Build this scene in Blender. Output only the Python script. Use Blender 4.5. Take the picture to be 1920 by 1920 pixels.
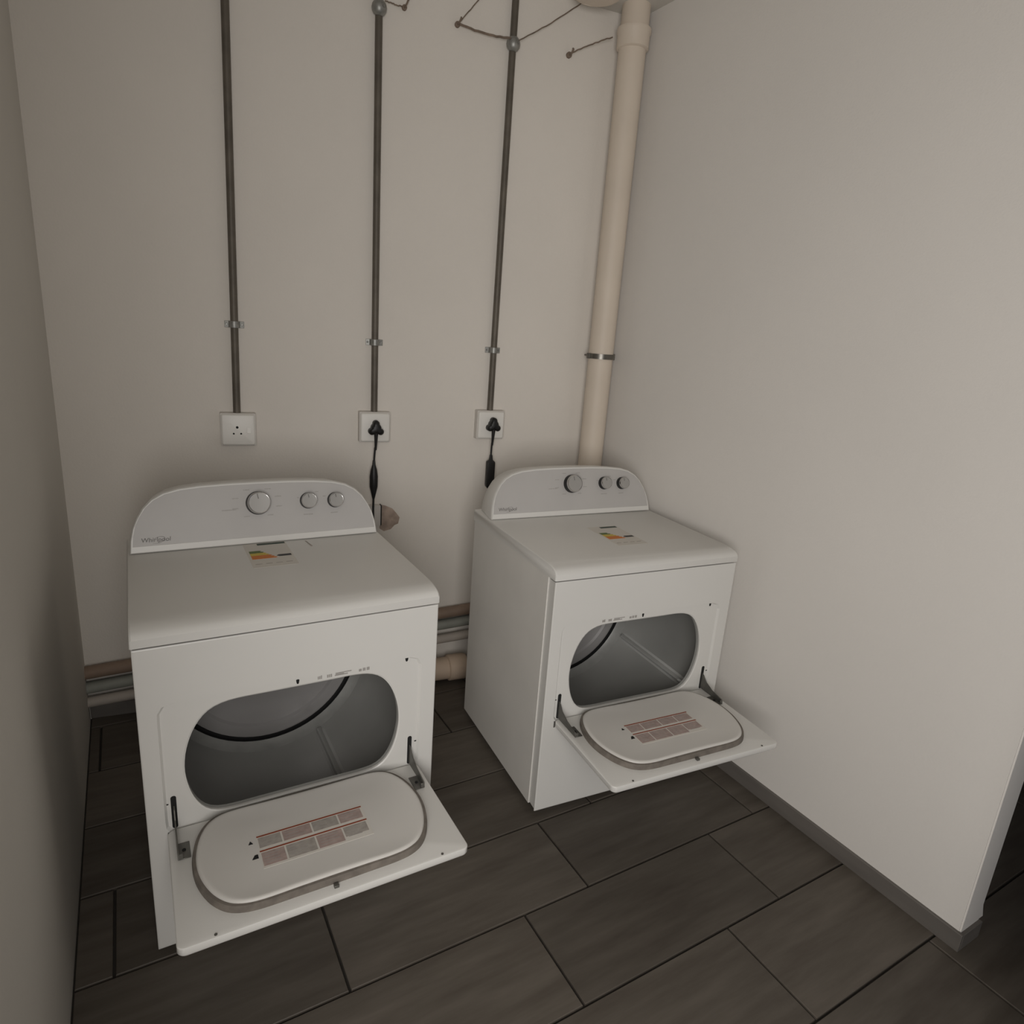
import bpy, bmesh, math, random
from mathutils import Vector, Matrix
random.seed(7)
S = bpy.context.scene
COL = S.collection
for o in list(bpy.data.objects): bpy.data.objects.remove(o, do_unlink=True)

# ------------------------------------------------------------------ camera
FPX = 1228.3
cd = bpy.data.cameras.new('camera'); cam = bpy.data.objects.new('camera', cd); COL.objects.link(cam)
cd.sensor_width = 36.0; cd.lens = FPX/1920*36.0; cd.clip_start = 0.02
YAW, PITCH, ROLL = 0.5402168, -0.2701830, 0.0729923
cyw, syw, cp, sp = math.cos(YAW), math.sin(YAW), math.cos(PITCH), math.sin(PITCH)
fwd = Vector((syw*cp, cyw*cp, sp)); rgt = Vector((cyw, -syw, 0)); upv = rgt.cross(fwd)
rr = math.cos(ROLL)*rgt + math.sin(ROLL)*upv
uu = -math.sin(ROLL)*rgt + math.cos(ROLL)*upv
M = Matrix((rr, uu, -fwd)).transposed().to_4x4()
M.translation = Vector((0.22065, -2.78576, 1.60806))
cam.matrix_world = M
S.camera = cam

# ------------------------------------------------------------------ world, light, exposure
S.view_settings.view_transform = 'Standard'
S.view_settings.look = 'None'
S.view_settings.gamma = 1.0
S.view_settings.use_curve_mapping = False
S.view_settings.exposure = 0.0
w = bpy.data.worlds.new('world'); S.world = w; w.use_nodes = True
w.node_tree.nodes['Background'].inputs[0].default_value = (0.75, 0.82, 1.0, 1)
w.node_tree.nodes['Background'].inputs[1].default_value = 0.3

def area(name, loc, target, sx, sy, energy, color):
    l = bpy.data.lights.new(name, 'AREA'); l.shape = 'RECTANGLE'; l.size = sx; l.size_y = sy
    l.energy = energy; l.color = color
    o = bpy.data.objects.new(name, l); COL.objects.link(o); o.location = loc
    o.rotation_euler = (Vector(target)-Vector(loc)).to_track_quat('-Z', 'Y').to_euler()
    return o
# area light added behind the camera and to its left, no source in view
LC = Vector((-0.20, -3.62, 1.50)); LAIM = Vector((1.10, -1.00, 0.95))
area('added_area_light', LC, LAIM, 1.40, 1.50, 47.5, (1.0, 0.965, 0.925))
CEIL = 2.867

# ------------------------------------------------------------------ materials
def mat(name, col, rough=0.5, metal=0.0, var=0.0, vscale=8.0, bump=0.0, bscale=200.0, spec=0.5, stretch=None, col2=None, coat=0.0):
    m = bpy.data.materials.new(name); m.use_nodes = True
    nt = m.node_tree; b = nt.nodes['Principled BSDF']
    b.inputs['Roughness'].default_value = rough; b.inputs['Metallic'].default_value = metal
    b.inputs['Specular IOR Level'].default_value = spec
    b.inputs['Coat Weight'].default_value = coat
    tc = nt.nodes.new('ShaderNodeTexCoord'); mp = nt.nodes.new('ShaderNodeMapping')
    nt.links.new(tc.outputs['Object'], mp.inputs[0])
    if stretch: mp.inputs['Scale'].default_value = stretch
    n = nt.nodes.new('ShaderNodeTexNoise'); n.inputs['Scale'].default_value = vscale; n.inputs['Detail'].default_value = 6
    nt.links.new(mp.outputs[0], n.inputs['Vector'])
    r = nt.nodes.new('ShaderNodeValToRGB')
    c2 = col2 if col2 else tuple(max(0, c*(1-var)) for c in col)
    r.color_ramp.elements[0].position = 0.33; r.color_ramp.elements[1].position = 0.67
    r.color_ramp.elements[0].color = (*c2, 1); r.color_ramp.elements[1].color = (*col, 1)
    nt.links.new(n.outputs[0], r.inputs[0]); nt.links.new(r.outputs[0], b.inputs['Base Color'])
    if bump > 0:
        n2 = nt.nodes.new('ShaderNodeTexNoise'); n2.inputs['Scale'].default_value = bscale; n2.inputs['Detail'].default_value = 4
        nt.links.new(tc.outputs['Object'], n2.inputs['Vector'])
        bp = nt.nodes.new('ShaderNodeBump'); bp.inputs['Strength'].default_value = bump; bp.inputs['Distance'].default_value = 0.002
        nt.links.new(n2.outputs[0], bp.inputs['Height']); nt.links.new(bp.outputs[0], b.inputs['Normal'])
    return m

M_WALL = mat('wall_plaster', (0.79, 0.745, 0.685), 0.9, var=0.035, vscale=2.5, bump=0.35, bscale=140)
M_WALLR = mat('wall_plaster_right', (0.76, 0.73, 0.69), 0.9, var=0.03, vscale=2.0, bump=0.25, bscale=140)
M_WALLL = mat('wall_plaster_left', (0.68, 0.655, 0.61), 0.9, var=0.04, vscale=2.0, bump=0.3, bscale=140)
M_CEIL = mat('ceiling_plaster', (0.66, 0.63, 0.58), 0.9, var=0.03, vscale=2.0, bump=0.3, bscale=120)
M_GROUT = mat('grout', (0.030, 0.025, 0.020), 0.95, var=0.3, vscale=30)
M_BASE = mat('skirting_tile_grey', (0.16, 0.145, 0.13), 0.6, var=0.25, vscale=6, stretch=(1, 0.4, 2))
M_ENAMEL = mat('white_enamel', (0.71, 0.70, 0.67), 0.33, var=0.02, vscale=3, spec=0.45)
M_SIDE = mat('white_side_enamel', (0.73, 0.71, 0.67), 0.40, var=0.06, vscale=5, spec=0.4)
M_PANEL = mat('console_silver_grey', (0.50, 0.485, 0.47), 0.42, var=0.03, vscale=12)
M_LINER = mat('door_liner_plastic', (0.66, 0.64, 0.605), 0.45, var=0.02, vscale=6)
M_GASKET = mat('gasket_grey_felt', (0.20, 0.175, 0.15), 0.9, var=0.3, vscale=40)
M_DRUM = mat('drum_grey_enamel', (0.40, 0.40, 0.38), 0.34, var=0.12, vscale=5, metal=0.0)
M_DRUMB = mat('drum_back_plate', (0.44, 0.425, 0.42), 0.32, var=0.08, vscale=4, metal=0.3)
M_BAFFLE = mat('drum_baffle_lit_tone', (0.56, 0.56, 0.54), 0.3, var=0.1, vscale=6)  # paler than the drum, so the crest's highlight is put into the colour
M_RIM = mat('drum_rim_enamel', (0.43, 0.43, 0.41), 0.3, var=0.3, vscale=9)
M_BLACK = mat('black_plastic', (0.008, 0.008, 0.008), 0.45, var=0.2)
M_DARK = mat('dark_slot', (0.010, 0.010, 0.010), 0.9)
M_CHROME = mat('chrome', (0.62, 0.61, 0.60), 0.18, metal=1.0, var=0.02)
M_KNOB = mat('knob_silver', (0.40, 0.39, 0.375), 0.40, metal=0.25, var=0.04)
M_HINGE = mat('hinge_steel', (0.17, 0.165, 0.15), 0.42, metal=0.6, var=0.25, vscale=30)
M_CONDUIT = mat('galvanised_conduit', (0.155, 0.135, 0.110), 0.55, metal=0.35, var=0.28, vscale=14)
M_SADDLE = mat('zinc_saddle', (0.36, 0.36, 0.34), 0.45, metal=0.6, var=0.3, vscale=60)
M_SOCKET = mat('socket_white_plastic', (0.82, 0.80, 0.755), 0.40, var=0.02)
M_SOCKETB = mat('socket_box_plastic', (0.66, 0.63, 0.59), 0.5, var=0.04)
M_PIPE = mat('cream_painted_pipe', (0.72, 0.63, 0.53), 0.55, var=0.06, vscale=6)
M_STEEL = mat('pipe_clamp_steel', (0.22, 0.21, 0.19), 0.35, metal=0.85, var=0.3, vscale=40)
M_PIPEB = mat('brown_water_pipe', (0.30, 0.215, 0.16), 0.6, var=0.25, vscale=10)
M_PIPEG = mat('grey_water_pipe', (0.33, 0.34, 0.30), 0.55, var=0.25, vscale=10)
M_PIPEW = mat('off_white_water_pipe', (0.48, 0.43, 0.38), 0.6, var=0.15, vscale=10)
M_DRAIN = mat('beige_drain_pipe', (0.60, 0.47, 0.36), 0.6, var=0.15, vscale=8)
M_WIRE = mat('brown_wire', (0.25, 0.19, 0.145), 0.9, var=0.4, vscale=40)
M_BARE = mat('bare_plaster', (0.52, 0.41, 0.34), 0.95, var=0.35, vscale=25, bump=0.8, bscale=60)
M_INK = mat('grey_ink', (0.20, 0.19, 0.18), 0.7)
M_INKL = mat('pale_grey_ink', (0.36, 0.34, 0.32), 0.7)
M_PAPER = mat('label_paper', (0.66, 0.63, 0.58), 0.6, var=0.03)
M_RED = mat('label_red', (0.26, 0.055, 0.025), 0.6)
M_BOX = mat('label_grey_box', (0.42, 0.385, 0.35), 0.6, var=0.25, vscale=60)
M_BOXP = mat('label_pink_box', (0.44, 0.34, 0.31), 0.6, var=0.25, vscale=60)
M_LG = mat('label_green', (0.12, 0.17, 0.05), 0.6)
M_LY = mat('label_yellow', (0.60, 0.46, 0.08), 0.6)
M_LO = mat('label_orange', (0.62, 0.20, 0.04), 0.6)
M_LB = mat('label_dark_header', (0.05, 0.075, 0.06), 0.6)

def tile_mat():
    m = bpy.data.materials.new('wood_look_tile'); m.use_nodes = True
    nt = m.node_tree; b = nt.nodes['Principled BSDF']
    tc = nt.nodes.new('ShaderNodeTexCoord'); oi = nt.nodes.new('ShaderNodeObjectInfo')
    mp = nt.nodes.new('ShaderNodeMapping'); mp.inputs['Scale'].default_value = (1.2, 9.0, 1.0)
    ad = nt.nodes.new('ShaderNodeVectorMath'); ad.operation = 'ADD'
    ml = nt.nodes.new('ShaderNodeMath'); ml.operation = 'MULTIPLY'; ml.inputs[1].default_value = 37.0
    nt.links.new(oi.outputs['Random'], ml.inputs[0])
    nt.links.new(tc.outputs['Object'], mp.inputs[0]); nt.links.new(mp.outputs[0], ad.inputs[0]); nt.links.new(ml.outputs[0], ad.inputs[1])
    n = nt.nodes.new('ShaderNodeTexNoise'); n.inputs['Scale'].default_value = 2.2; n.inputs['Detail'].default_value = 8; n.inputs['Roughness'].default_value = 0.6
    nt.links.new(ad.outputs[0], n.inputs['Vector'])
    r = nt.nodes.new('ShaderNodeValToRGB'); e = r.color_ramp.elements
    e[0].position = 0.28; e[0].color = (0.072, 0.059, 0.048, 1)
    e[1].position = 0.72; e[1].color = (0.128, 0.110, 0.092, 1)
    x = r.color_ramp.elements.new(0.5); x.color = (0.098, 0.084, 0.069, 1)
    nt.links.new(n.outputs[0], r.inputs[0])
    mr = nt.nodes.new('ShaderNodeMapRange'); mr.inputs[3].default_value = 0.86; mr.inputs[4].default_value = 1.10
    nt.links.new(oi.outputs['Random'], mr.inputs[0])
    mx = nt.nodes.new('ShaderNodeVectorMath'); mx.operation = 'SCALE'
    nt.links.new(r.outputs[0], mx.inputs[0]); nt.links.new(mr.outputs[0], mx.inputs['Scale'])
    nt.links.new(mx.outputs[0], b.inputs['Base Color'])
    b.inputs['Roughness'].default_value = 0.55; b.inputs['Specular IOR Level'].default_value = 0.35
    bp = nt.nodes.new('ShaderNodeBump'); bp.inputs['Strength'].default_value = 0.15; bp.inputs['Distance'].default_value = 0.001
    nt.links.new(n.outputs[0], bp.inputs['Height']); nt.links.new(bp.outputs[0], b.inputs['Normal'])
    return m
M_TILE = tile_mat()

# ------------------------------------------------------------------ helpers
def obj(name, bm, mats, parent=None, smooth=35, bevel=0.0, segs=2):
    bmesh.ops.recalc_face_normals(bm, faces=bm.faces)
    me = bpy.data.meshes.new(name); bm.to_mesh(me); bm.free()
    for m in (mats if isinstance(mats, (list, tuple)) else [mats]): me.materials.append(m)
    if smooth:
        me.shade_smooth(); me.set_sharp_from_angle(angle=math.radians(smooth))
    o = bpy.data.objects.new(name, me); COL.objects.link(o)
    if parent: o.parent = parent
    if bevel > 0:
        md = o.modifiers.new('bevel', 'BEVEL'); md.width = bevel; md.segments = segs; md.limit_method = 'ANGLE'; md.angle_limit = math.radians(40)
    return o
def BM(): return bmesh.new()
def box(bm, x0, x1, y0, y1, z0, z1, mi=0):
    r = bmesh.ops.create_cube(bm, size=1.0)
    for v in r['verts']:
        v.co = Vector(((x0+x1)/2+v.co.x*(x1-x0), (y0+y1)/2+v.co.y*(y1-y0), (z0+z1)/2+v.co.z*(z1-z0)))
    for f in {f for v in r['verts'] for f in v.link_faces}: f.material_index = mi
    return r['verts']
def frame_of(d):
    d = d.normalized(); a = Vector((0, 0, 1)) if abs(d.z) < 0.9 else Vector((1, 0, 0))
    u = d.cross(a).normalized(); return u, d.cross(u).normalized()
def tube(bm, pts, rad, seg=12, caps=True, mi=0):
    pts = [Vector(p) for p in pts]; n = len(pts)
    rads = rad if isinstance(rad, (list, tuple)) else [rad]*n
    rings = []; u = None
    for i, p in enumerate(pts):
        d = (pts[min(i+1, n-1)]-pts[max(i-1, 0)]).normalized()
        if u is None: u, v = frame_of(d)
        else:
            u = (u-d*u.dot(d)).normalized(); v = d.cross(u)
        rings.append([bm.verts.new(p+rads[i]*(math.cos(2*math.pi*k/seg)*u+math.sin(2*math.pi*k/seg)*v)) for k in range(seg)])
    for a, b in zip(rings, rings[1:]):
        for k in range(seg):
            f = bm.faces.new((a[k], a[(k+1) % seg], b[(k+1) % seg], b[k])); f.material_index = mi
    if caps:
        for r in (rings[0], rings[-1]):
            f = bm.faces.new(r); f.material_index = mi
    return rings
def prism(bm, poly, axis, a0, a1, mi=0):
    """extrude a 2-D polygon; axis 'x': poly=(y,z); 'y': (x,z); 'z': (x,y)"""
    def P(p, a):
        return {'x': (a, p[0], p[1]), 'y': (p[0], a, p[1]), 'z': (p[0], p[1], a)}[axis]
    A = [bm.verts.new(P(p, a0)) for p in poly]; B = [bm.verts.new(P(p, a1)) for p in poly]
    fs = [bm.faces.new(A), bm.faces.new(B)]
    n = len(poly)
    for i in range(n): fs.append(bm.faces.new((A[i], A[(i+1) % n], B[(i+1) % n], B[i])))
    for f in fs: f.material_index = mi
    return A, B
def loft(bm, loops, close_first=False, close_last=False, mi=0):
    R = [[bm.verts.new(p) for p in L] for L in loops]
    n = len(R[0])
    for a, b in zip(R, R[1:]):
        for k in range(n):
            f = bm.faces.new((a[k], a[(k+1) % n], b[(k+1) % n], b[k])); f.material_index = mi
    if close_first: bm.faces.new(R[0]).material_index = mi
    if close_last: bm.faces.new(R[-1]).material_index = mi
    return R
def catmull(P, n=6):
    out = []; m = len(P)
    for i in range(m):
        p0, p1, p2, p3 = P[i-1], P[i], P[(i+1) % m], P[(i+2) % m]
        for k in range(n):
            t = k/n
            out.append(tuple(0.5*((2*p1[j])+(-p0[j]+p2[j])*t+(2*p0[j]-5*p1[j]+4*p2[j]-p3[j])*t*t+(-p0[j]+3*p1[j]-3*p2[j]+p3[j])*t**3) for j in (0, 1)))
    return out
def rrect(x0, x1, z0, z1, r, n=6):
    out = []
    for cx, cz, a0 in ((x1-r, z1-r, 0), (x0+r, z1-r, 90), (x0+r, z0+r, 180), (x1-r, z0+r, 270)):
        for k in range(n+1):
            a = math.radians(a0+90*k/n); out.append((cx+r*math.cos(a), cz+r*math.sin(a)))
    return out
def raypoly(c, ang, poly):
    dx, dz = math.cos(ang), math.sin(ang); best = 0
    n = len(poly)
    for i in range(n):
        (ax, az), (bx, bz) = poly[i], poly[(i+1) % n]
        ex, ez = bx-ax, bz-az; den = dx*ez-dz*ex
        if abs(den) < 1e-12: continue
        t = ((ax-c[0])*ez-(az-c[1])*ex)/den; s = ((ax-c[0])*dz-(az-c[1])*dx)/den
        if -1e-9 <= s <= 1+1e-9 and t > best: best = t
    return (c[0]+dx*best, c[1]+dz*best)
def scale_poly(poly, c, d):
    """move each point towards c by distance d"""
    out = []
    for x, z in poly:
        L = math.hypot(x-c[0], z-c[1]); k = (L-d)/L; out.append((c[0]+(x-c[0])*k, c[1]+(z-c[1])*k))
    return out
def thing(name, loc, rz, label, cat, group=None):
    o = bpy.data.objects.new(name, None); COL.objects.link(o); o.location = loc; o.rotation_euler = (0, 0, rz)
    o['label'] = label; o['category'] = cat
    if group: o['group'] = group
    o.empty_display_size = 0.05
    return o
def tag(o, label=None, cat=None, group=None, kind=None):
    if label: o['label'] = label
    if cat: o['category'] = cat
    if group: o['group'] = group
    if kind: o['kind'] = kind
    return o
def struct(o, label): o['kind'] = 'structure'; o['label'] = label; return o

# ------------------------------------------------------------------ room shell
RB = -0.135865
XR, YE = 2.1506, -2.199         # right wall face and the end of the right wall
E_ = Vector((math.cos(RB), math.sin(RB), 0)); N_ = Vector((math.sin(RB), -math.cos(RB), 0))
def WP(s, off, z): return E_*s+N_*off+Vector((0, 0, z))
def bw(x): return x*math.tan(RB)

bm = BM(); box(bm, -1.9, 4.6, -5.6, 0.2, -0.12, -0.008)
floor = struct(obj('floor', bm, M_GROUT, smooth=0), 'dark grey floor of wood-look tiles with brown grout')
# tiles: rows along x, each row shifted
PITCH_Y, TL, J = 0.2945, 0.733, 0.0070
tile_cache = {}
def tile(x0, x1, y0, y1):
    key = (round(x1-x0, 3), round(y1-y0, 3))
    if key not in tile_cache:
        bm = BM(); w_, h_ = (x1-x0)/2, (y1-y0)/2; b = 0.0015
        lo = [(-w_, -h_, -0.009), (w_, -h_, -0.009), (w_, h_, -0.009), (-w_, h_, -0.009)]
        md = [(x, y, -b) for x, y, z in lo]
        hi = [(x-math.copysign(b, x), y-math.copysign(b, y), 0) for x, y, z in lo]
        loft(bm, [lo, md, hi], close_last=True)
        o = obj('tile', bm, M_TILE, floor, smooth=0); tile_cache[key] = o.data
    else:
        o = bpy.data.objects.new('tile', tile_cache[key]); COL.objects.link(o); o.parent = floor
    o.location = ((x0+x1)/2, (y0+y1)/2, 0)
yrow0 = -1.263
for k in range(-5, 8):
    y1 = yrow0-PITCH_Y*k; y0 = y1-PITCH_Y
    x = 0.592+0.505*k
    while x > 0.0: x -= TL
    y1c = min(y1, 0.0)
    if y1c-y0 < 0.03: continue
    while x < 4.4:
        a, b = max(x, 0.001), min(x+TL, 4.4)
        if b-a > 0.03: tile(a+J/2, b-J/2, y0+J/2, y1c-J/2)
        x += TL

def slab(name, corners, h0, h1, m, label, thick_dir, t=0.10):
    bm = BM(); a, b = Vector(corners[0]), Vector(corners[1]); d = Vector(thick_dir)*t
    prism(bm, [(a.x, a.y), (b.x, b.y), (b.x+d.x, b.y+d.y), (a.x+d.x, a.y+d.y)], 'z', h0, h1)
    return struct(obj(name, bm, m, smooth=0), label)
pr = WP(2.35, 0, 0)
slab('wall_back', [(-0.12, 0.0165), (2.30, bw(2.30))], -0.1, CEIL+0.05, M_WALL, 'off-white plastered back wall behind the dryers', -N_, 0.15)
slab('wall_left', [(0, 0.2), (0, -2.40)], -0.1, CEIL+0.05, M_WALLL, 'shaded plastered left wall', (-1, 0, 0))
# right wall: a thin partition that ends free, its far corner flaring out at the foot
bm = BM()
prism(bm, [(XR, 0.0), (XR, YE), (XR+0.106, YE), (XR+0.106, 0.0)], 'z', -0.02, CEIL+0.05)
bmesh.ops.bevel(bm, geom=[e for e in bm.edges if abs(e.verts[0].co.y-YE) < 1e-4 and abs(e.verts[1].co.y-YE) < 1e-4 and abs(e.verts[0].co.x-e.verts[1].co.x) < 1e-4], offset=0.004, segments=2, affect='EDGES')
prism(bm, [(XR+0.10, 0.055), (XR+0.128, 0.055), (XR+0.112, 0.09), (XR+0.10, 0.12)], 'y', YE+0.001, YE+0.5)
struct(obj('wall_right', bm, M_WALLR, smooth=30), 'off-white plastered right wall that ends free on the right')
bm = BM(); box(bm, -1.9, 4.6, -5.6, 0.25, CEIL, CEIL+0.1)
struct(obj('ceiling', bm, M_CEIL, smooth=0), 'plastered ceiling above the corner pipe')
# skirting tiles
bm = BM(); box(bm, XR-0.010, XR+0.001, YE-0.010, bw(XR)-0.002, 0.0, 0.058)
struct(obj('baseboard_right', bm, M_BASE, bevel=0.0015), 'low grey tile skirting along the right wall')
bm = BM(); box(bm, XR+0.0012, XR+0.106, YE-0.010, YE+0.0005, 0.0, 0.055)
struct(obj('baseboard_end', bm, M_BASE, bevel=0.0015), 'grey tile skirting across the end of the right wall')
bm = BM(); P_ = [(0.002, bw(0.002)-.011), (XR-.011, bw(XR-.011)-.011), (XR-.011, bw(XR-.011)+.002), (0.002, bw(.002)+.002)]
prism(bm, P_, 'z', 0, .058)
struct(obj('baseboard_back', bm, M_BASE, bevel=0.0015), 'low grey tile skirting along the back wall')
# the space beyond the partition and behind the camera (unlit)
M_DIM = mat('far_wall_shade_tone', (0.16, 0.145, 0.135), 0.9, var=0.05)  # dark colour stands in for the lack of light here
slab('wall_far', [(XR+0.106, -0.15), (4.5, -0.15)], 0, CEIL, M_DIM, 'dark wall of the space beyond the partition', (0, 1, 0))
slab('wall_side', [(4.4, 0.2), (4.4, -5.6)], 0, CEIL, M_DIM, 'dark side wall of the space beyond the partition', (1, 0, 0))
# unseen angled wall and window frame, invented to match the light's direction
LD = Vector((LAIM.x-LC.x, LAIM.y-LC.y, 0)).normalized(); LE = Vector((LD.y, -LD.x, 0))
def lobby(name, rects, d0, d1, m, label):
    bm = BM()
    for u0, u1, z0, z1 in rects:
        P = [LC-LD*d0+LE*u0, LC-LD*d0+LE*u1, LC-LD*d1+LE*u1, LC-LD*d1+LE*u0]
        prism(bm, [(p.x, p.y) for p in P], 'z', z0, z1)
    return struct(obj(name, bm, m, smooth=0), label)
wu, wz0, wz1 = 0.76, 0.70, 2.30
lobby('wall_added_rear', [(-1.9, -wu, -0.1, CEIL), (wu, 3.2, -0.1, CEIL), (-wu, wu, -0.1, wz0), (-wu, wu, wz1, CEIL)], 0.12, 0.24, M_WALLL, 'added wall with a window opening behind the camera, out of view')
lobby('window_added', [(-wu, -wu+.05, wz0, wz1), (wu-.05, wu, wz0, wz1), (-wu, wu, wz0, wz0+.05), (-wu, wu, wz1-.05, wz1)], 0.14, 0.20, M_SOCKET, 'added white window frame behind the camera, out of view')
slab('wall_added_left', [(-0.1, -2.30), (-1.75, -2.30)], 0, CEIL, M_WALLL, 'added wall left of the camera, out of view', (0, 1, 0))  # invented wall out of view, placed to suit the light

bm = BM(); box(bm, 1.62, 1.72, -5.4, -2.70, 0, CEIL)  # unseen blocker added to shade the floor past the partition's end
struct(obj('wall_light_block', bm, M_DIM, smooth=0), 'added unseen wall to the right of the camera, blocking light')

# ------------------------------------------------------------------ dryers
W, D, ZB, HS, HT = 0.737, 0.6816, 0.026, 0.8685, 0.915
CX = 0.361
half = [(0, .387), (.10, .387), (.165, .387), (.205, .392), (.232, .409), (.252, .440), (.265, .480), (.271, .525), (.268, .570), (.257, .612), (.240, .648), (.216, .676), (.185, .691), (.145, .6965), (.08, .6965), (0, .6965)]
open_poly = catmull([(CX+x, z) for x, z in half]+[(CX-x, z) for x, z in reversed(half[1:-1])], 4)
C0 = (0.3685, 0.54)
def angles(extra):
    A = set(round(2*math.pi*k/112, 6) for k in range(112))
    for (x, z) in extra: A.add(round(math.atan2(z-C0[1], x-C0[0]) % (2*math.pi), 6))
    return sorted(A)
DCX, DCZ, DR, DDEP = 0.3685, 0.502, 0.33, 0.55

def text_mesh(txt, size):
    c = bpy.data.curves.new('txt', 'FONT'); c.body = txt; c.size = size; c.align_x = 'CENTER'; c.align_y = 'CENTER'
    c.offset = 0.0; c.extrude = 0.0003; c.shear = 0.12
    o = bpy.data.objects.new('txt', c); COL.objects.link(o)
    dg = bpy.context.evaluated_depsgraph_get(); dg.update()
    me = bpy.data.meshes.new_from_object(o.evaluated_get(dg))
    bpy.data.objects.remove(o, do_unlink=True); return me

def build_dryer(which, loc, rz, label):
    T = thing('tumble_dryer', loc, rz, label, 'dryer', 'tumble dryers with open doors')
    # cabinet: sides, back, bottom
    bm = BM(); yf = -D+0.047; t = 0.012
    outer = [(0, yf), (0, -0.012), (0.012, 0), (W-0.012, 0), (W, -0.012), (W, yf)]
    inner = [(W-t, yf), (W-t, -0.016), (W-0.018, -t), (0.018, -t), (t, -0.016), (t, yf)]
    prism(bm, outer+inner, 'z', ZB, 0.872)
    box(bm, t, W-t, yf, -t, ZB, ZB+0.01)
    obj('cabinet', bm, M_SIDE, T, smooth=30)
    # front panel
    rect = [(0, ZB), (W, ZB), (W, HS), (0, HS)]
    rec = rrect(0.040, 0.692, 0.360, 0.722, 0.030)
    rec2 = scale_poly(rec, C0, 0.006)
    A = angles(rect)
    L = lambda poly, y: [(*(lambda p: (p[0], y, p[1]))(raypoly(C0, a, poly)),) for a in A]
    def fillet(poly, y, ins):  # shrunk rectangle for the rounded outer edge
        return L([(ins, ZB+ins), (W-ins, ZB+ins), (W-ins, HS-ins), (ins, HS-ins)], y)
    circ = [(DCX+(DR-0.02)*math.cos(a*math.pi/36), DCZ+(DR-0.02)*math.sin(a*math.pi/36)) for a in range(72)]
    bm = BM()
    loft(bm, [fillet(None, -D+0.046, 0.0042), fillet(None, -D+0.008, 0.0034), fillet(None, -D+0.004, 0.0006), fillet(None, -D+0.0012, 0.0013), fillet(None, -D, 0.004),
              L(rec, -D), L(rec2, -D+0.007), L(scale_poly(open_poly, C0, -0.004), -D+0.007), L(open_poly, -D+0.009), L(open_poly, -D+0.015),
              ])
    obj('front_panel', bm, M_ENAMEL, T, smooth=13)
    # bulkhead ring behind the opening up to the drum
    bm = BM(); loft(bm, [L(scale_poly(open_poly, C0, -.0005), -D+0.0149), L(open_poly, -D+0.026), L(circ, -D+0.034), L(circ, -D+0.052)])
    obj('front_bulkhead', bm, M_DRUM, T, smooth=40)
    # top panel with a rounded nose
    prof = [(0.0, 0.872), (0.0, HT-0.004), (-0.004, HT), (-0.612, HT), (-0.630, HT-0.0012), (-0.652, HT-0.0042), (-0.668, HT-0.0085), (-0.678, HT-0.0145), (-D-0.002, HT-0.0225), (-D-0.002, 0.8725)]
    bm = BM(); n = len(prof)
    def ring(x, k):
        cy, cz = -0.34, 0.888
        return [(x, y+(cy-y)*0.0+math.copysign(1, cy-y)*k*0.8*(abs(y-cy) > 0.3), z-(k if z > 0.89 else 0)) for y, z in prof]
    loft(bm, [ring(-0.002, 0.005), ring(-0.0005, 0.002), ring(0.003, 0.0), ring(W-0.003, 0.0), ring(W+0.0005, 0.002), ring(W+0.002, 0.005)], True, True)
    obj('top_panel', bm, M_ENAMEL, T, smooth=30)
    # console
    Z0, Z1 = 0.917, 1.100
    def yf2(z): return -0.162+(z-Z0)*0.30
    side = [(0.005, .917), (.008, .950), (.016, .985), (.028, 1.012), (.045, 1.040), (.068, 1.063), (.098, 1.080), (.140, 1.091), (.20, 1.097), (.28, 1.100), (.3685, 1.1005)]
    pts = side+[(W-x, z) for x, z in reversed(side[:-1])]
    cpt = (0.3685, 0.99)
    base = [((pts[-1][0]+(pts[0][0]-pts[-1][0])*k/12), .917) for k in range(1, 12)]
    out = pts+base
    def inset(poly, dxs, dbot, dtop):
        r = []
        for x, z in poly:
            k = (x-0.3685)/0.3635; nx = 0.3685+k*(0.3635-dxs)
            q = (z-Z0)/(Z1-Z0); nz = Z0+dbot+q*((Z1-Z0)-dbot-dtop)
            r.append((nx, nz))
        return r
    P3 = lambda poly, f: [(x, f(z), z) for x, z in poly]
    back = inset(out, 0.016, 0.0, 0.012)
    rimw = inset(out, 0.009, 0.019, 0.007)
    bm = BM()
    loft(bm, [[(x, -0.012, z) for x, z in inset(out, 0.022, 0.0, 0.018)], [(x, -0.022, z) for x, z in back],
              P3(out, lambda z: yf2(z)+0.010), P3(inset(out, 0.001, 0.0, 0.001), lambda z: yf2(z)+0.003), P3(inset(out, 0.004, 0.003, 0.003), yf2),
              P3(rimw, yf2), P3(rimw, lambda z: yf2(z)+0.004)], close_first=True)
    con = obj('console', bm, M_ENAMEL, T, smooth=40)
    bm = BM(); face = inset(out, 0.0085, 0.0185, 0.0065)
    loft(bm, [P3(face, lambda z: yf2(z)+0.0035), P3(face, lambda z: yf2(z)+0.0015)], close_last=True)
    cf = obj('control_panel', bm, M_PANEL, con, smooth=20)
    # knobs on the leaned face
    nrm = Vector((0, -1, 0.30)).normalized(); upf = Vector((0, 0.30, 1)).normalized()
    def onface(x, z): return Vector((x, yf2(z)+0.001, z))
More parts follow.
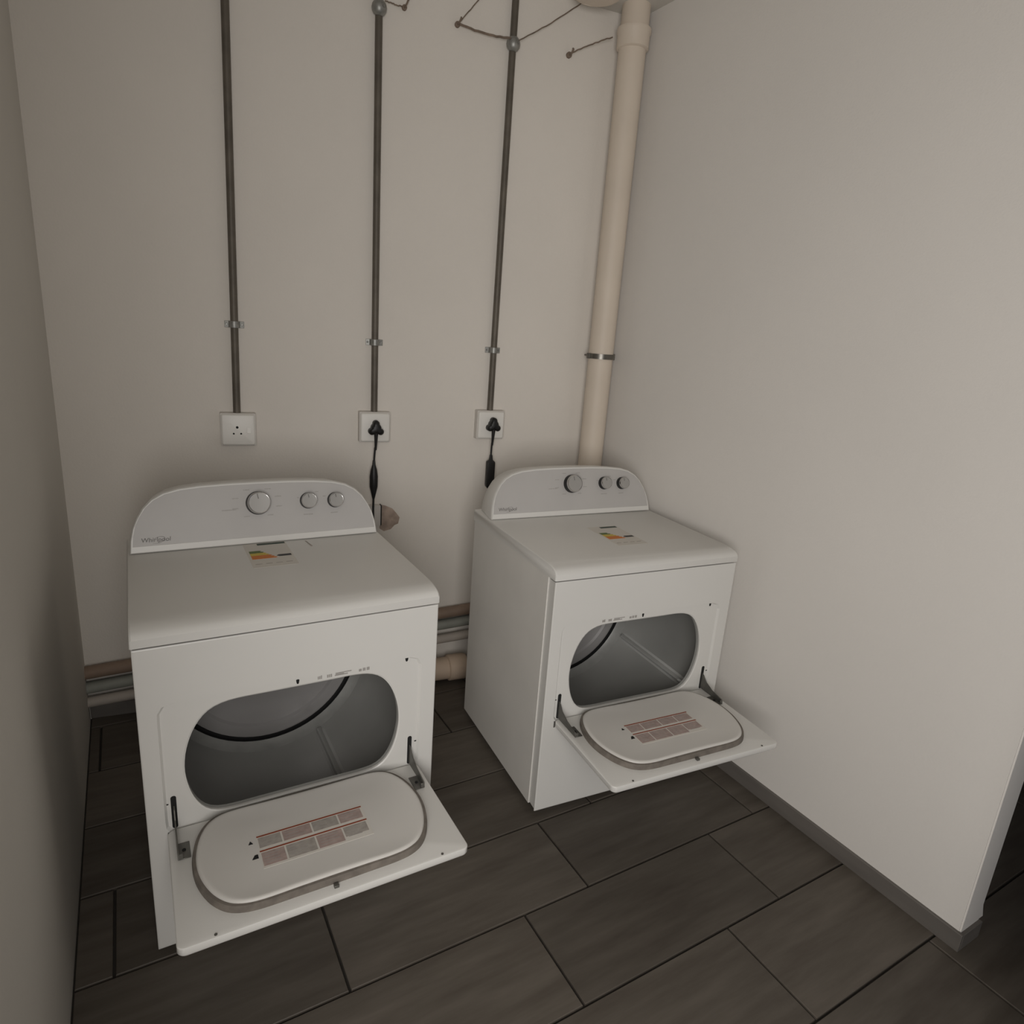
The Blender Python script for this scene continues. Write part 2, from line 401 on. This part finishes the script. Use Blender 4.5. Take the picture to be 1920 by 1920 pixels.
    def knob(x, z, r, h, lab):
        bm = BM(); c = onface(x, z); rx = Vector((1, 0, 0))
        def ringk(rad, hh): return [c+nrm*hh+rad*(math.cos(2*math.pi*k/40)*rx+math.sin(2*math.pi*k/40)*upf) for k in range(40)]
        R = loft(bm, [ringk(r*1.04, 0), ringk(r*1.02, h*0.35), ringk(r*0.97, h*0.70)], mi=1)
        loft(bm, [ringk(r*0.97, h*0.70), ringk(r*0.96, h*0.90), ringk(r*0.90, h), ringk(r*0.86, h*0.985)], mi=0)
        loft(bm, [ringk(r*0.86, h*0.985), ringk(r*0.45, h*0.97), ringk(r*0.1, h*0.965)], close_last=True, mi=2)
        k_ = obj(lab, bm, [M_CHROME, M_BLACK, M_KNOB], T, smooth=40)
        bm = BM(); a = math.radians(100); d1 = math.cos(a)*rx+math.sin(a)*upf; d2 = nrm.cross(d1)
        p = c+nrm*(h*0.985)
        q = [p+d1*r*0.35+d2*0.0012, p+d1*r*0.80+d2*0.0012, p+d1*r*0.80-d2*0.0012, p+d1*r*0.35-d2*0.0012]
        loft(bm, [q, [v+nrm*0.0008 for v in q]], close_last=True, close_first=True)
        obj('pointer_mark', bm, M_INK, k_, smooth=0)
    knob(0.360, 1.036, 0.0350, 0.030, 'cycle_knob')
    knob(0.512, 1.034, 0.0250, 0.026, 'small_knob')
    knob(0.598, 1.031, 0.0240, 0.026, 'small_knob')
    # small prints round the dials
    bm = BM()
    def dash(x, z, w_, h_, off=0.0016):
        c = onface(x, z); rx = Vector((1, 0, 0))
        q = [c+rx*a*w_/2+upf*b*h_/2-nrm*(-off+0.003) for a, b in ((-1, -1), (1, -1), (1, 1), (-1, 1))]
        loft(bm, [q, [v+nrm*0.0012 for v in q]], close_last=True)
    rs = random.Random(3)
    def word(x, z, n_, h_=0.0032):
        xx = x
        for k in range(n_):
            w_ = rs.uniform(0.0012, 0.0022); dash(xx+w_/2, z+rs.uniform(-.0002, .0002), w_, h_*rs.uniform(0.6, 1.0)); xx += w_+0.0009
    for a in range(-50, 231, 35):
        r_ = 0.052; x = 0.360+r_*math.cos(math.radians(a))*1.05; z = 1.036+r_*math.sin(math.radians(a))*0.95
        if z < 1.082: word(x-0.009 if abs(math.cos(math.radians(a))) < .8 else x-(0.022 if x < .36 else 0.0), z, 7)
    word(0.255, 1.020, 16); word(0.495, 0.992, 12, 0.004); word(0.582, 0.992, 9, 0.004)
    word(0.537, 1.060, 4); word(0.560, 1.045, 4); word(0.478, 1.045, 3)
    tag(obj('dial_print', bm, M_INKL, cf, smooth=0), kind='stuff')
    # maker's lettering, bottom left of the panel, with the swoosh ring round the middle
    me = text_mesh('Whirlpool', 0.0182)
    cx_, cz_ = (0.074, 0.9515); me.name = 'logo_lettering'; o_ = bpy.data.objects.new('logo_lettering', me); COL.objects.link(o_); o_.parent = cf
    me.materials.clear(); me.materials.append(M_INK)
    mt = Matrix((Vector((1, 0, 0)), upf, nrm)).transposed().to_4x4(); mt.translation = onface(cx_, cz_)+nrm*0.0004
    me.transform(mt)
    bm = BM(); c = onface(cx_+0.006, cz_-0.001)-nrm*0.0006; pth = []; rad_ = []
    for k in range(25):
        a = math.radians(-150+300*k/24); pth.append(c+Vector((1, 0, 0))*0.017*math.cos(a)+upf*(0.0085*math.sin(a)+0.004*math.cos(a)))
        rad_.append(0.0002+0.0005*math.sin(math.pi*k/24))
    tube(bm, pth, rad_, 6); obj('logo_swoosh', bm, M_INK, cf)
    # feet
    for fx, fy in ((.05, -.06), (W-.05, -.06), (.05, -D+.07), (W-.05, -D+.07)):
        bm = BM(); tube(bm, [(fx, fy, 0.0), (fx, fy, 0.008), (fx, fy, 0.010), (fx, fy, ZB+0.002)], [0.022, 0.022, 0.012, 0.012], 20)
        obj('foot', bm, M_BLACK, T)
    # drum: cylinder with rounded back lip, dark gap, back plate
    def dc(r, y, seg=72): return [(DCX+r*math.cos(2*math.pi*k/seg), y, DCZ+r*math.sin(2*math.pi*k/seg)) for k in range(seg)]
    bm = BM(); yb = -D+DDEP
    loft(bm, [dc(DR-.022, -D+.050), dc(DR-.012, -D+.060), dc(DR, -D+.075), dc(DR, yb-.06), dc(DR-.003, yb-.035)])
    drum = obj('drum', bm, M_DRUM, T, smooth=60)
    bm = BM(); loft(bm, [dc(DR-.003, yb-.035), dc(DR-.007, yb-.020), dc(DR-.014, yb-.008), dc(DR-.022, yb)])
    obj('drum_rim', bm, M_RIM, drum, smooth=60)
    base_a = -61 if which == 1 else -27.2
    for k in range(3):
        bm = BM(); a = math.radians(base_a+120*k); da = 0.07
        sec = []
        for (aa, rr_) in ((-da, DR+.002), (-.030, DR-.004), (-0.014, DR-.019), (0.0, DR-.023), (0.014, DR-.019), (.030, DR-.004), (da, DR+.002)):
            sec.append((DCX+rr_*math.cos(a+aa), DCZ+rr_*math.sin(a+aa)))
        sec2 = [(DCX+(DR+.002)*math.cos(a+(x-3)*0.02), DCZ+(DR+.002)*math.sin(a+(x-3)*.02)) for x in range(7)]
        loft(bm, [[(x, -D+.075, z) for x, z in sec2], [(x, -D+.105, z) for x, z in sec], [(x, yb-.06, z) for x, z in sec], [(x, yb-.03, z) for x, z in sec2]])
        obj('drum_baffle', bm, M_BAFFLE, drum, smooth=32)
    bm = BM(); loft(bm, [dc(DR-.022, yb), dc(DR-.024, yb+.012), dc(.292, yb+.014)])
    obj('drum_seal', bm, M_DARK, drum)
    bm = BM()
    loft(bm, [dc(.294, yb+.012), dc(.292, yb+.002), dc(.284, yb-.002), dc(.250, yb-.004), dc(.243, yb+.004), dc(.12, yb+.004), dc(.112, yb-.002), dc(.01, yb-.002)], close_last=True)
    obj('drum_back_plate', bm, M_DRUMB, drum, smooth=40)
    # lint grille slots on the back plate
    bm = BM()
    for k in range(14):
        a = math.radians(20+k*10)
        for rr_ in (0.15, 0.18, 0.21):
            c = (DCX+rr_*math.cos(a), DCZ+rr_*math.sin(a)); tube(bm, [(c[0], yb+.0035, c[1]), (c[0], yb+.0045, c[1])], 0.0065, 8)
    obj('back_plate_holes', bm, M_DARK, drum)
    # holes in the front panel: latch, screw, hinge slots
    def slot(x0, x1, z0, z1, r, nm, taper=0.0):
        bm = BM(); P = rrect(x0, x1, z0, z1, r, 4)
        P = [(x+(taper*(z1-z)/(z1-z0))*(1 if x < (x0+x1)/2 else -1), z) for x, z in P]
        prism(bm, P, 'y', -D+.0064, -D+.020); obj(nm, bm, M_DARK, T, smooth=30)
    slot(.3535, .3625, .7035, .7165, .003, 'latch_hole', 0.0022)
    slot(.6455, .6555, .7075, .7195, .003, 'latch_hole', 0.0022)
    for sx, hx, sg in ((0.0605, 0.045, 1), (0.6665, 0.685, -1)):
        slot(sx-.0062, sx+.0062, .374, .466, .0058, 'hinge_slot')
        slot(hx-.0045, hx+.0045, .4440, .4475, .0015, 'hook_hole')
    # small rating labels above the opening
    bm = BM(); lx = (0.408, 0.545) if which == 1 else (0.195, 0.325)
    def chip(x0, x1, z0, z1, mi=0):
        box(bm, x0, x1, -D+.0058, -D+.0072, z0, z1, mi)
    n_ = lx[0]; rs = random.Random(11)
    for (a, b, kind) in ((0.0, .012, 1), (.024, .038, 1), (.042, .088, 2), (.108, .140, 1)):
        if kind == 1:
            for q in range(3): chip(n_+a+(b-a)*q/3.0, n_+a+(b-a)*(q+.7)/3.0, .7055, .7055+rs.uniform(.006, .0095))
        else:
            chip(n_+a+.004, n_+b, .7120, .7142); chip(n_+a+.002, n_+b-.010, .7060, .7085); chip(n_+a+.004, n_+b-.02, .7095, .7108)
    obj('rating_print', bm, M_INKL, T, smooth=0)
    # energy label on the top
    ex, ey = (0.305, -0.158) if which == 1 else (0.325, -0.322)
    bm = BM(); zt = HT
    def flat(x0, x1, y0, y1, mi, h=0.0006, pts=None):
        P = pts or [(x0, y0), (x1, y0), (x1, y1), (x0, y1)]
        prism(bm, P, 'z', zt-0.0004, zt+h, mi)
    flat(ex, ex+.125, ey-.215, ey, 0, 0.0003)
    flat(ex+(.04 if which == 1 else .05), ex+.122, ey-.022, ey-.006, 1)
    for k, (mi) in enumerate((2, 2, 3, 3, 4, 4, 4)):
        y1 = ey-.072-k*.0105; y0 = y1-.0095; L_ = .030+k*.006
        flat(0, 0, 0, 0, mi, 0.0006, [(ex+.008, y0), (ex+.008+L_, y0), (ex+.013+L_, (y0+y1)/2), (ex+.008+L_, y1), (ex+.008, y1)])
    yk = ey-.128
    flat(0, 0, 0, 0, 5, 0.0006, [(ex+.120, yk-.008), (ex+.085, yk-.008), (ex+.078, yk), (ex+.085, yk+.008), (ex+.120, yk+.008)])
    for k in range(4): flat(ex+.010+k*.028, ex+.028+k*.028, ey-.190, ey-.186, 6)
    obj('energy_label', bm, [M_PAPER, M_LB, M_LG, M_LY, M_LO, M_BLACK, M_BOX], T, smooth=0)
    if which == 1:
        bm = BM(); flat(0, 0, 0, 0, 0, 0.0008, [(.489, -.176), (.493, -.176), (.501, -.232), (.496, -.233)])
        obj('tape_strip', bm, M_BOX, T, smooth=0)
    # ---------------- door, folded down to the horizontal
    door = bpy.data.objects.new('door', None); COL.objects.link(door)
    ZD = 0.377; yh = -D+0.003; yo = -1.0385
    plate = rrect(0.042, 0.687, yo, yh-0.004, 0.016)
    Cd = (0.3645, (yo+yh)/2)
    pin = scale_poly(plate, Cd, 0.002); pin2 = scale_poly(plate, Cd, 0.006)
    bm = BM()
    loft(bm, [[(x, y, ZD-.022) for x, y in pin2], [(x, y, ZD-.020) for x, y in pin], [(x, y, ZD-.017) for x, y in plate],
              [(x, y, ZD-.003) for x, y in plate], [(x, y, ZD-.0008) for x, y in pin], [(x, y, ZD) for x, y in pin2]], True, True)
    bpy.data.objects.remove(door, do_unlink=True)
    door = obj('door', bm, M_ENAMEL, T, smooth=35)
    dp = [(x, -D-(z-0.377)-0.003) for x, z in open_poly]
    cd_ = (CX, -D-(0.54-0.377))
    g0 = scale_poly(dp, cd_, -0.0045); g1 = scale_poly(dp, cd_, -0.003)
    bm = BM()
    loft(bm, [[(x, y, ZD-.001) for x, y in g0], [(x, y, ZD+.010) for x, y in g0], [(x, y, ZD+.0175) for x, y in g1], [(x, y, ZD+.0180) for x, y in scale_poly(dp, cd_, .006)]])
    obj('door_gasket', bm, M_GASKET, door, smooth=40)
    bm = BM()
    sp_ = lambda d: scale_poly(dp, cd_, d)
    loft(bm, [[(x, y, ZD+.014) for x, y in sp_(.004)], [(x, y, ZD+.0195) for x, y in sp_(.004)], [(x, y, ZD+.0225) for x, y in sp_(.007)], [(x, y, ZD+.0235) for x, y in sp_(.012)], [(x, y, ZD+.0225) for x, y in sp_(.018)], [(x, y, ZD+.022) for x, y in sp_(.10)]], close_last=True)
    obj('door_liner', bm, M_LINER, door, smooth=50)
    zt = ZD+.0224
    bm = BM(); rs = random.Random(5+which)
    flat(.226, .482, -.922, -.812, 0, 0.0002)
    pink = which == 2
    for (yl) in (-.8165, -.8655):
        flat(.226, .480, yl-.0042, yl, 1)
    for row, (ya, yb_) in enumerate(((-.857, -.8235), (-.916, -.8735))):
        xs = [.228, .283, .353, .418, .479]
        for k in range(4):
            sh = 0.0 if row == 0 else (0.010 if k == 3 else 0)
            flat(xs[k], xs[k+1]-.004, ya+sh, yb_, 2 if (k+row) % 2 or pink else 3)
            for q in range(4 if row else 3):
                yy = yb_-.006-q*.009; flat(xs[k]+.006, xs[k]+.006+(xs[k+1]-xs[k]-.016)*rs.uniform(.55, 1), yy-.0016, yy, 4, 0.0007)
    flat(0, 0, 0, 0, 5, 0.0006, [(.206, -.836), (.216, -.836), (.211, -.826)])
    flat(0, 0, 0, 0, 5, 0.0006, [(.207, -.886), (.221, -.886), (.221, -.874), (.214, -.874)])
    obj('warning_label', bm, [M_PAPER, M_RED, M_BOXP, M_BOX, M_INKL, M_DARK], door, smooth=0)
    # strike latch on the plug's far side, two screws
    bm = BM(); box(bm, .359, .370, -1.0225, -1.0115, ZD-.001, ZD+.006); obj('door_strike', bm, M_HINGE, door, bevel=.001)
    for x in (.114, .617):
        bm = BM(); tube(bm, [(x, -1.0315, ZD-.002), (x, -1.0315, ZD+.0012)], .0032, 12); obj('door_screw', bm, M_HINGE, door)
    # hinges: an arm rising into the slot and an L bracket on the door
    for sx, sg in ((0.0605, 1), (0.6665, -1)):
        bm = BM()
        arm = [(-D+.012, .440), (-D-.004, .434), (-D-.020, .416), (-D-.055, .401), (-D-.108, .3935), (-D-.112, .3775), (-D-.010, .3775), (-D+.012, .380)]
        prism(bm, arm, 'x', sx-.0016, sx+.0016)
        prism(bm, [(-D-.058, .3775), (-D-.112, .3775), (-D-.112, .3795), (-D-.058, .3795)], 'x', sx, sx+sg*.026)
        prism(bm, [(-D-.108, .3795), (-D-.112, .3795), (-D-.112, .3920), (-D-.108, .3920)], 'x', sx, sx+sg*.010)
        h = obj('hinge_arm', bm, M_HINGE, T, smooth=20, bevel=.0006, segs=1)
        bm = BM(); tube(bm, [(sx+sg*.013, -D-.085, .379), (sx+sg*.013, -D-.085, .3815)], .0042, 12); obj('hinge_screw', bm, M_DARK, h)
        # lower lug next to the slot
        bm = BM(); prism(bm, [(-D+.006, .372), (-D-.006, .370), (-D-.006, .352), (-D-.001, .347), (-D+.002, .350), (-D+.006, .352)], 'x', sx-sg*.016-.0012, sx-sg*.016+.0012)
        box(bm, min(sx-sg*.016, sx), max(sx-sg*.016, sx), -D-.006, -D-.0045, .364, .372)
        obj('hinge_lug', bm, M_HINGE, T, smooth=20)
    return T

d1 = build_dryer(1, (0.19004, -0.57534, 0), -0.00745, 'white tumble dryer nearer the left wall, energy label tucked against its console')
d2 = build_dryer(2, (1.38057, -0.56069, 0), -0.08471, 'white tumble dryer in the right corner, energy label lying midway on its top')

# ------------------------------------------------------------------ sockets
def wall_thing(name, s, z, label, cat, group=None):
    p = WP(s, 0, z); return thing(name, p, RB, label, cat, group)
# local frame of wall things: x along the wall, -y into the room
def socket(s, z, label):
    T = wall_thing('wall_socket', s, z, label, 'socket', 'surface sockets under the conduits')
    w_, h_ = 0.064, 0.063
    bm = BM(); lo = rrect(-w_, w_, -h_, h_, .004, 3)
    loft(bm, [[(x, 0.0, zz) for x, zz in lo], [(x*.985, -.032, zz*.985) for x, zz in lo], [(x*.97, -.033, zz*.97) for x, zz in lo]], True, True)
    obj('back_box', bm, M_SOCKETB, T, smooth=30)
    bm = BM(); lo = rrect(-w_*.93, w_*.93, -h_*.93, h_*.93, .007, 4)
    loft(bm, [[(x, -.033, zz) for x, zz in lo], [(x, -.040, zz) for x, zz in lo], [(x*.96, -.044, zz*.96) for x, zz in lo], [(x*.90, -.0452, zz*.90) for x, zz in lo]], True, True)
    fp = obj('face_plate', bm, M_SOCKET, T, smooth=40)
    for hx, hz, r in ((-.004, .010, .0048), (-.017, -.014, .0034), (.009, -.014, .0034)):
        bm = BM(); tube(bm, [(hx, -.040, hz), (hx, -.0458, hz)], r, 16); obj('pin_hole', bm, M_DARK, fp)
    bm = BM(); prism(bm, [(-.0452, -.012), (-.049, -.012), (-.0465, .010), (-.0452, .010)], 'x', .030, .044)
    obj('rocker_switch', bm, M_SOCKET, fp, smooth=20, bevel=.001)
    return T
SOCK = [(0.5905, 1.169), (1.110, 1.184), (1.6165, 1.200)]
socket(*SOCK[0], 'empty white wall socket with three round holes, leftmost of three')
socket(*SOCK[1], 'white wall socket with black plug, under the middle conduit')
socket(*SOCK[2], 'white wall socket with black plug, nearest the cream corner pipe')

# ------------------------------------------------------------------ conduits
def conduit(s0, s1, z0, z1, saddles, label):
    T = wall_thing('conduit', s0, z0, label, 'conduit', 'steel conduits running up the back wall')
    bm = BM(); L_ = z1-z0; n_ = 10
    tube(bm, [((s1-s0)*k/n_, -.016-.0004*math.sin(k*2.1), L_*k/n_) for k in range(n_+1)], .0132, 16)
    obj('conduit_tube', bm, M_CONDUIT, T, smooth=60)
    for zs in saddles:
        bm = BM(); q = (zs-z0)/L_; xs_ = (s1-s0)*q; zz = zs-z0
        if zs > 2:      # round backed saddle with a base disc
            tube(bm, [(xs_, -.016, zz-.022), (xs_, -.017, zz-.019), (xs_, -.019, zz-.010), (xs_, -.020, zz), (xs_, -.019, zz+.010), (xs_, -.017, zz+.019), (xs_, -.016, zz+.022)], [.0134, .0190, .0250, .0268, .0250, .0190, .0134], 24)
            sd = obj('saddle', bm, M_SADDLE, T, smooth=60)
            bm = BM(); tube(bm, [(xs_+.010, -.040, zz), (xs_+.012, -.0475, zz)], [.0050, .0035], 10); obj('saddle_screw', bm, M_SADDLE, sd)
            continue
        prof = [(-.034, -.002), (-.019, -.004), (-.0165, -.018)]+[(.0165*math.cos(a), -.018-.0150*math.sin(a)) for a in [math.pi-math.pi*k/8 for k in range(1, 8)]]+[(.0165, -.018), (.019, -.004), (.034, -.002)]
        prof = prof+[(.034, 0), (-.034, 0)]
        k_ = 1.35 if zs > 2 else 1.0; hh = .012*k_*(1.3 if zs > 2 else 1)
        prism(bm, [(xs_+x*(k_ if abs(x) < .017 else 1), y*k_) for x, y in prof], 'z', zz-hh, zz+hh)
        sd = obj('saddle', bm, M_SADDLE, T, smooth=40, bevel=.0045, segs=2)
        for sx in (-.0265, .0265):
            bm = BM(); tube(bm, [(xs_+sx, -.002, zz), (xs_+sx, -.0065, zz)], [.0045, .003], 10); obj('saddle_screw', bm, M_SADDLE, sd)
    return T
conduit(0.5875, 0.606, 1.232, CEIL, [1.556], 'grey steel conduit running down to the empty socket, leftmost of three')
conduit(1.1090, 1.106, 1.247, CEIL, [1.522, 2.668], 'grey steel conduit running down to the middle socket')
conduit(1.6165, 1.6195, 1.263, CEIL, [1.519, 2.660], 'grey steel conduit running down to the socket nearest the corner pipe')

# ------------------------------------------------------------------ power cords
def cord(s, z, xb, zb_, boxy, label, ly, lx):
    T = wall_thing('power_cord', s, z, label, 'power cord', 'black dryer power cords')
    bm = BM()
    tre = []
    lob = ((0, .019, .0135), (-.0175, -.013, .0135), (.0175, -.013, .0135))
    for k in range(48):
        a = 2*math.pi*k/48; best = 0
        for (cx, cz, r) in lob+((0, 0, .021),):
            b_ = cx*math.cos(a)+cz*math.sin(a); disc = r*r-(cx*cx+cz*cz-b_*b_)
            if disc > 0: best = max(best, b_+math.sqrt(disc))
        tre.append((best*math.cos(a), best*math.sin(a)))
    ff = lambda k, y: [(x*k, y, zz*k) for x, zz in tre]
    loft(bm, [ff(.94, -.0458), ff(1.0, -.050), ff(1.0, -.072), ff(.82, -.080), ff(.5, -.083)], True, True)
    obj('plug', bm, M_BLACK, T, smooth=50)
    bm = BM()
    tube(bm, [(0, -.066, -.018), (0, -.066, -.034), (0, -.064, -.060), (0, -.060, -.09)], [.009, .0075, .0058, .0045], 12)
    obj('strain_relief', bm, M_BLACK, T, smooth=60)
    zc0, zc1 = zb_
    bm = BM()
    tube(bm, [(0, -.061, -.085), (xb*.3, -.055, (zc0)*.6), (xb*.8, -.05, zc0+.01), (xb, -.05, zc1)], .0042, 10)
    pts = [(xb, -.05, zc1), (xb*1.1, -.05, zc1-.05), (xb, -.07, -.55), (xb+lx*.4, -.2, -.80), (xb+lx, ly, -.86)]
    tube(bm, pts, .0045, 10)
    obj('cord', bm, M_BLACK, T, smooth=60)
    bm = BM()
    if boxy:
        P = rrect(-.0185, .0185, -.013, .013, .004, 3)
        H = [(zc0, .30), (zc0-.022, .45), (zc0-.030, .95), (zc0-.036, 1.0), (zc1+.02, 1.0), (zc1+.012, .9), (zc1, .35)]
        loft(bm, [[(xb+x*k, -.05+y*k, zz) for x, y in P] for zz, k in H], True, True)
    else:
        zl = zc0-zc1
        tube(bm, [(xb, -.05, zc0), (xb, -.05, zc0-.02), (xb, -.05, zc0-.24*zl), (xb, -.05, zc0-.42*zl), (xb, -.05, zc0-.68*zl), (xb, -.05, zc1+.015), (xb, -.05, zc1)], [.005, .007, .0135, .0175, .0170, .0085, .005], 16)
    obj('cord_coupler', bm, M_BLACK, T, smooth=50)
    return T
cord(1.1090, 1.184, -.004, (-.135, -.300), False, 'black power cord plugged into the middle socket, with a slim spindle-shaped coupler', -.43, -.25)
cord(1.6200, 1.204, .002, (-.135, -.290), True, 'black power cord plugged into the socket nearest the corner pipe, with a blocky coupler', -.22, .10)

# ------------------------------------------------------------------ corner drain pipe
T = wall_thing('drain_pipe', 2.100, 0.0, 'cream painted vertical drain pipe in the right corner', 'pipe')
bm = BM(); R_ = .0545; oy = -.0900
tube(bm, [(0.004, oy, 0.0), (0.002, oy, 1.0), (0, oy, 2.715)], R_, 40)
obj('pipe_tube', bm, M_PIPE, T, smooth=60)
bm = BM()
tube(bm, [(0, oy, 2.712), (0, oy, 2.717), (0, oy, 2.765), (0, oy, 2.770), (0, oy, 2.785), (0, oy, 2.788)], [.0555, .0635, .0640, .0675, .0675, .0560], 40)
obj('pipe_collar', bm, M_PIPE, T, smooth=40)
bm = BM(); tube(bm, [(0, oy, 2.740), (0, oy, CEIL+.02)], .0555, 36); obj('pipe_stub', bm, M_PIPE, T, smooth=60)
bm = BM()
for r0, r1, z0, z1 in ((.0553, .0585, 1.512, 1.534),):
    ringp = lambda r, z: [(0.0015+r*math.cos(2*math.pi*k/40), oy+r*math.sin(2*math.pi*k/40), z) for k in range(40)]
    loft(bm, [ringp(r0, z0), ringp(r1, z0), ringp(r1, z1), ringp(r0, z1), ringp(r0, z0)])
box(bm, .054, .068, oy-.010, oy-.004, 1.510, 1.536); box(bm, .054, .068, oy+.004, oy+.010, 1.510, 1.536)
box(bm, -.068, -.054, oy-.004, oy+.004, 1.511, 1.535)
tube(bm, [(.062, oy-.016, 1.523), (.062, oy+.014, 1.523)], .0035, 8)
tube(bm, [(-.03, 0, 1.523), (-.03, oy+.045, 1.523)], .004, 8)
obj('pipe_clamp', bm, M_STEEL, T, smooth=40)

# ------------------------------------------------------------------ low pipes along the back wall
def low_pipe(name, zl, zr, r, off, m, label, s0=0.004, s1=1.96, grp='water pipes running low along the back wall'):
    o_ = WP(s0, off, zl); q = WP(s1, off, zl+(zr-zl)*(s1-s0)/1.43)
    bm = BM(); n_ = 8; d = q-o_
    tube(bm, [d*(k/n_)+Vector((0, 0, .002*math.sin(k*1.7))) for k in range(n_+1)], r, 20)
    o = obj(name, bm, m, smooth=60); o.location = o_; tag(o, label, 'pipe', grp); return o
low_pipe('water_pipe', .213, .318, .026, .030, M_PIPEB, 'brown water pipe, topmost of the pipes low on the back wall')
low_pipe('water_pipe', .147, .258, .024, .028, M_PIPEG, 'grey-green water pipe, second from the top low on the back wall')
low_pipe('water_pipe', .089, .190, .022, .036, M_PIPEW, 'off-white water pipe, lowest of the thin pipes on the back wall')
# thick drain pipe end seen between the dryers
T = thing('floor_drain_pipe', WP(1.25, .095, .062), RB, 'thick beige drain pipe lying on the floor behind the gap between the dryers', 'pipe')
bm = BM(); tube(bm, [(-.95, 0, 0), (0.24, 0, .004)], .052, 28); obj('pipe_tube', bm, M_DRAIN, T, smooth=60)
bm = BM(); tube(bm, [(.20, 0, .004), (.205, 0, .004), (.275, 0, .004), (.290, 0, .004), (.298, 0, .004)], [.054, .060, .0600, .055, .030], 28); obj('pipe_socket', bm, M_DRAIN, T, smooth=50)

# ------------------------------------------------------------------ junction box and torn plaster beside the left console
T = wall_thing('junction_box', 1.112, .802, 'small pale wall box with torn bare plaster beside it, right of the left console', 'box')
bm = BM(); prism(bm, rrect(-.040, .028, -.045, .045, .003, 2), 'y', 0, -.030); obj('box_body', bm, M_SOCKETB, T, smooth=30)
bm = BM(); prism(bm, [(.028, -.044), (.0325, -.040), (.0325, .046), (.028, .044)], 'y', -.002, -.033); obj('box_edge', bm, M_BLACK, T, smooth=30)
bm = BM(); rs = random.Random(4)
outl = [(.033, .042), (.055, .036), (.085, .022), (.102, .002), (.118, -.020), (.112, -.048), (.096, -.054), (.080, -.072), (.050, -.080), (.030, -.066)]
A_ = [bm.verts.new((x, -.0006, z)) for x, z in outl]; cI = [bm.verts.new((.07+(x-.07)*rs.uniform(.45, .8), -.0015-rs.random()*.0025, -.02+(z+.02)*.6)) for x, z in outl]; c_ = bm.verts.new((.07, -.0025, -.015))
n_ = len(outl)
for k in range(n_):
    bm.faces.new((A_[k], A_[(k+1) % n_], cI[(k+1) % n_], cI[k])); bm.faces.new((cI[k], cI[(k+1) % n_], c_))
obj('torn_plaster', bm, M_BARE, T, smooth=0)

# round fitting on the ceiling, cut by the frame's top edge
T = thing('ceiling_fitting', WP(1.885, .165, CEIL-.045), RB, 'round cream fitting on the ceiling, left of the corner pipe and cut by the frame', 'ceiling fitting')
bm = BM(); tube(bm, [(0, 0, .046), (0, 0, .012), (0, 0, .004), (0, 0, 0), (0, 0, .006), (0, 0, .006)], [.088, .090, .088, .078, .070, .02], 40); obj('fitting_body', bm, M_PIPE, T, smooth=40)

# ------------------------------------------------------------------ hooks and wires near the ceiling
def hook(s, z, r, label):
    T = wall_thing('wall_hook', s, z, label, 'hook', 'small hooks high on the back wall')
    bm = BM(); tube(bm, [(0, 0, 0), (0, -.010, 0), (0, -.0105, 0)], [r, r, r*.5], 12); obj('hook_base', bm, M_WIRE, T)
    bm = BM(); pts = [(0, -.008, 0), (0, -.022, -.002), (.004, -.028, .006), (.008, -.026, .016), (.010, -.018, .020)]
    tube(bm, pts, r*.35, 8); obj('hook_arm', bm, M_WIRE, T, smooth=60)
hook(1.399, 2.684, .010, 'brown wall hook where two thin wires meet, left of the rightmost conduit')
hook(1.864, 2.677, .011, 'dark wall hook between the rightmost conduit and the corner pipe')
hook(1.199, 2.694, .009, 'dark wall hook just right of the middle conduit')
def wire(p, q, sag, label, r=.0028):
    a, b = WP(*p), WP(*q); bm = BM(); d = b-a; n_ = 14; rs = random.Random(int(p[0]*997))
    tube(bm, [d*(k/n_)+Vector((0, 0, -sag*4*(k/n_)*(1-k/n_)+rs.uniform(-.0016, .0016)*(0 < k < n_))) for k in range(n_+1)], r, 8)
    o = obj('thin_wire', bm, M_WIRE, smooth=60); o.location = a; tag(o, label, 'wire', 'thin wires strung high on the back wall')
wire((1.405, .016, 2.683), (1.602, .036, 2.672), .008, 'thin brown wire from the hook rightwards to the rightmost conduit', .0042)
wire((1.405, .016, 2.690), (1.545, .012, CEIL-.004), .0, 'thin wire rising from the hook towards the ceiling', .0020)
wire((1.636, .036, 2.672), (1.900, .010, 2.862), .006, 'thin wire rising from the rightmost conduit towards the corner', .0022)
wire((1.870, .020, 2.682), (2.028, .050, 2.758), -.003, 'thin dark wire from the dark hook to the corner pipe', .0025)
wire((1.126, .020, 2.694), (1.190, .010, 2.694), .001, 'short thin wire between the middle conduit and its nearest hook', .0022)
wire((1.204, .020, 2.702), (1.290, .010, CEIL-.004), .0, 'thin wire rising from the hook beside the middle conduit', .0022)
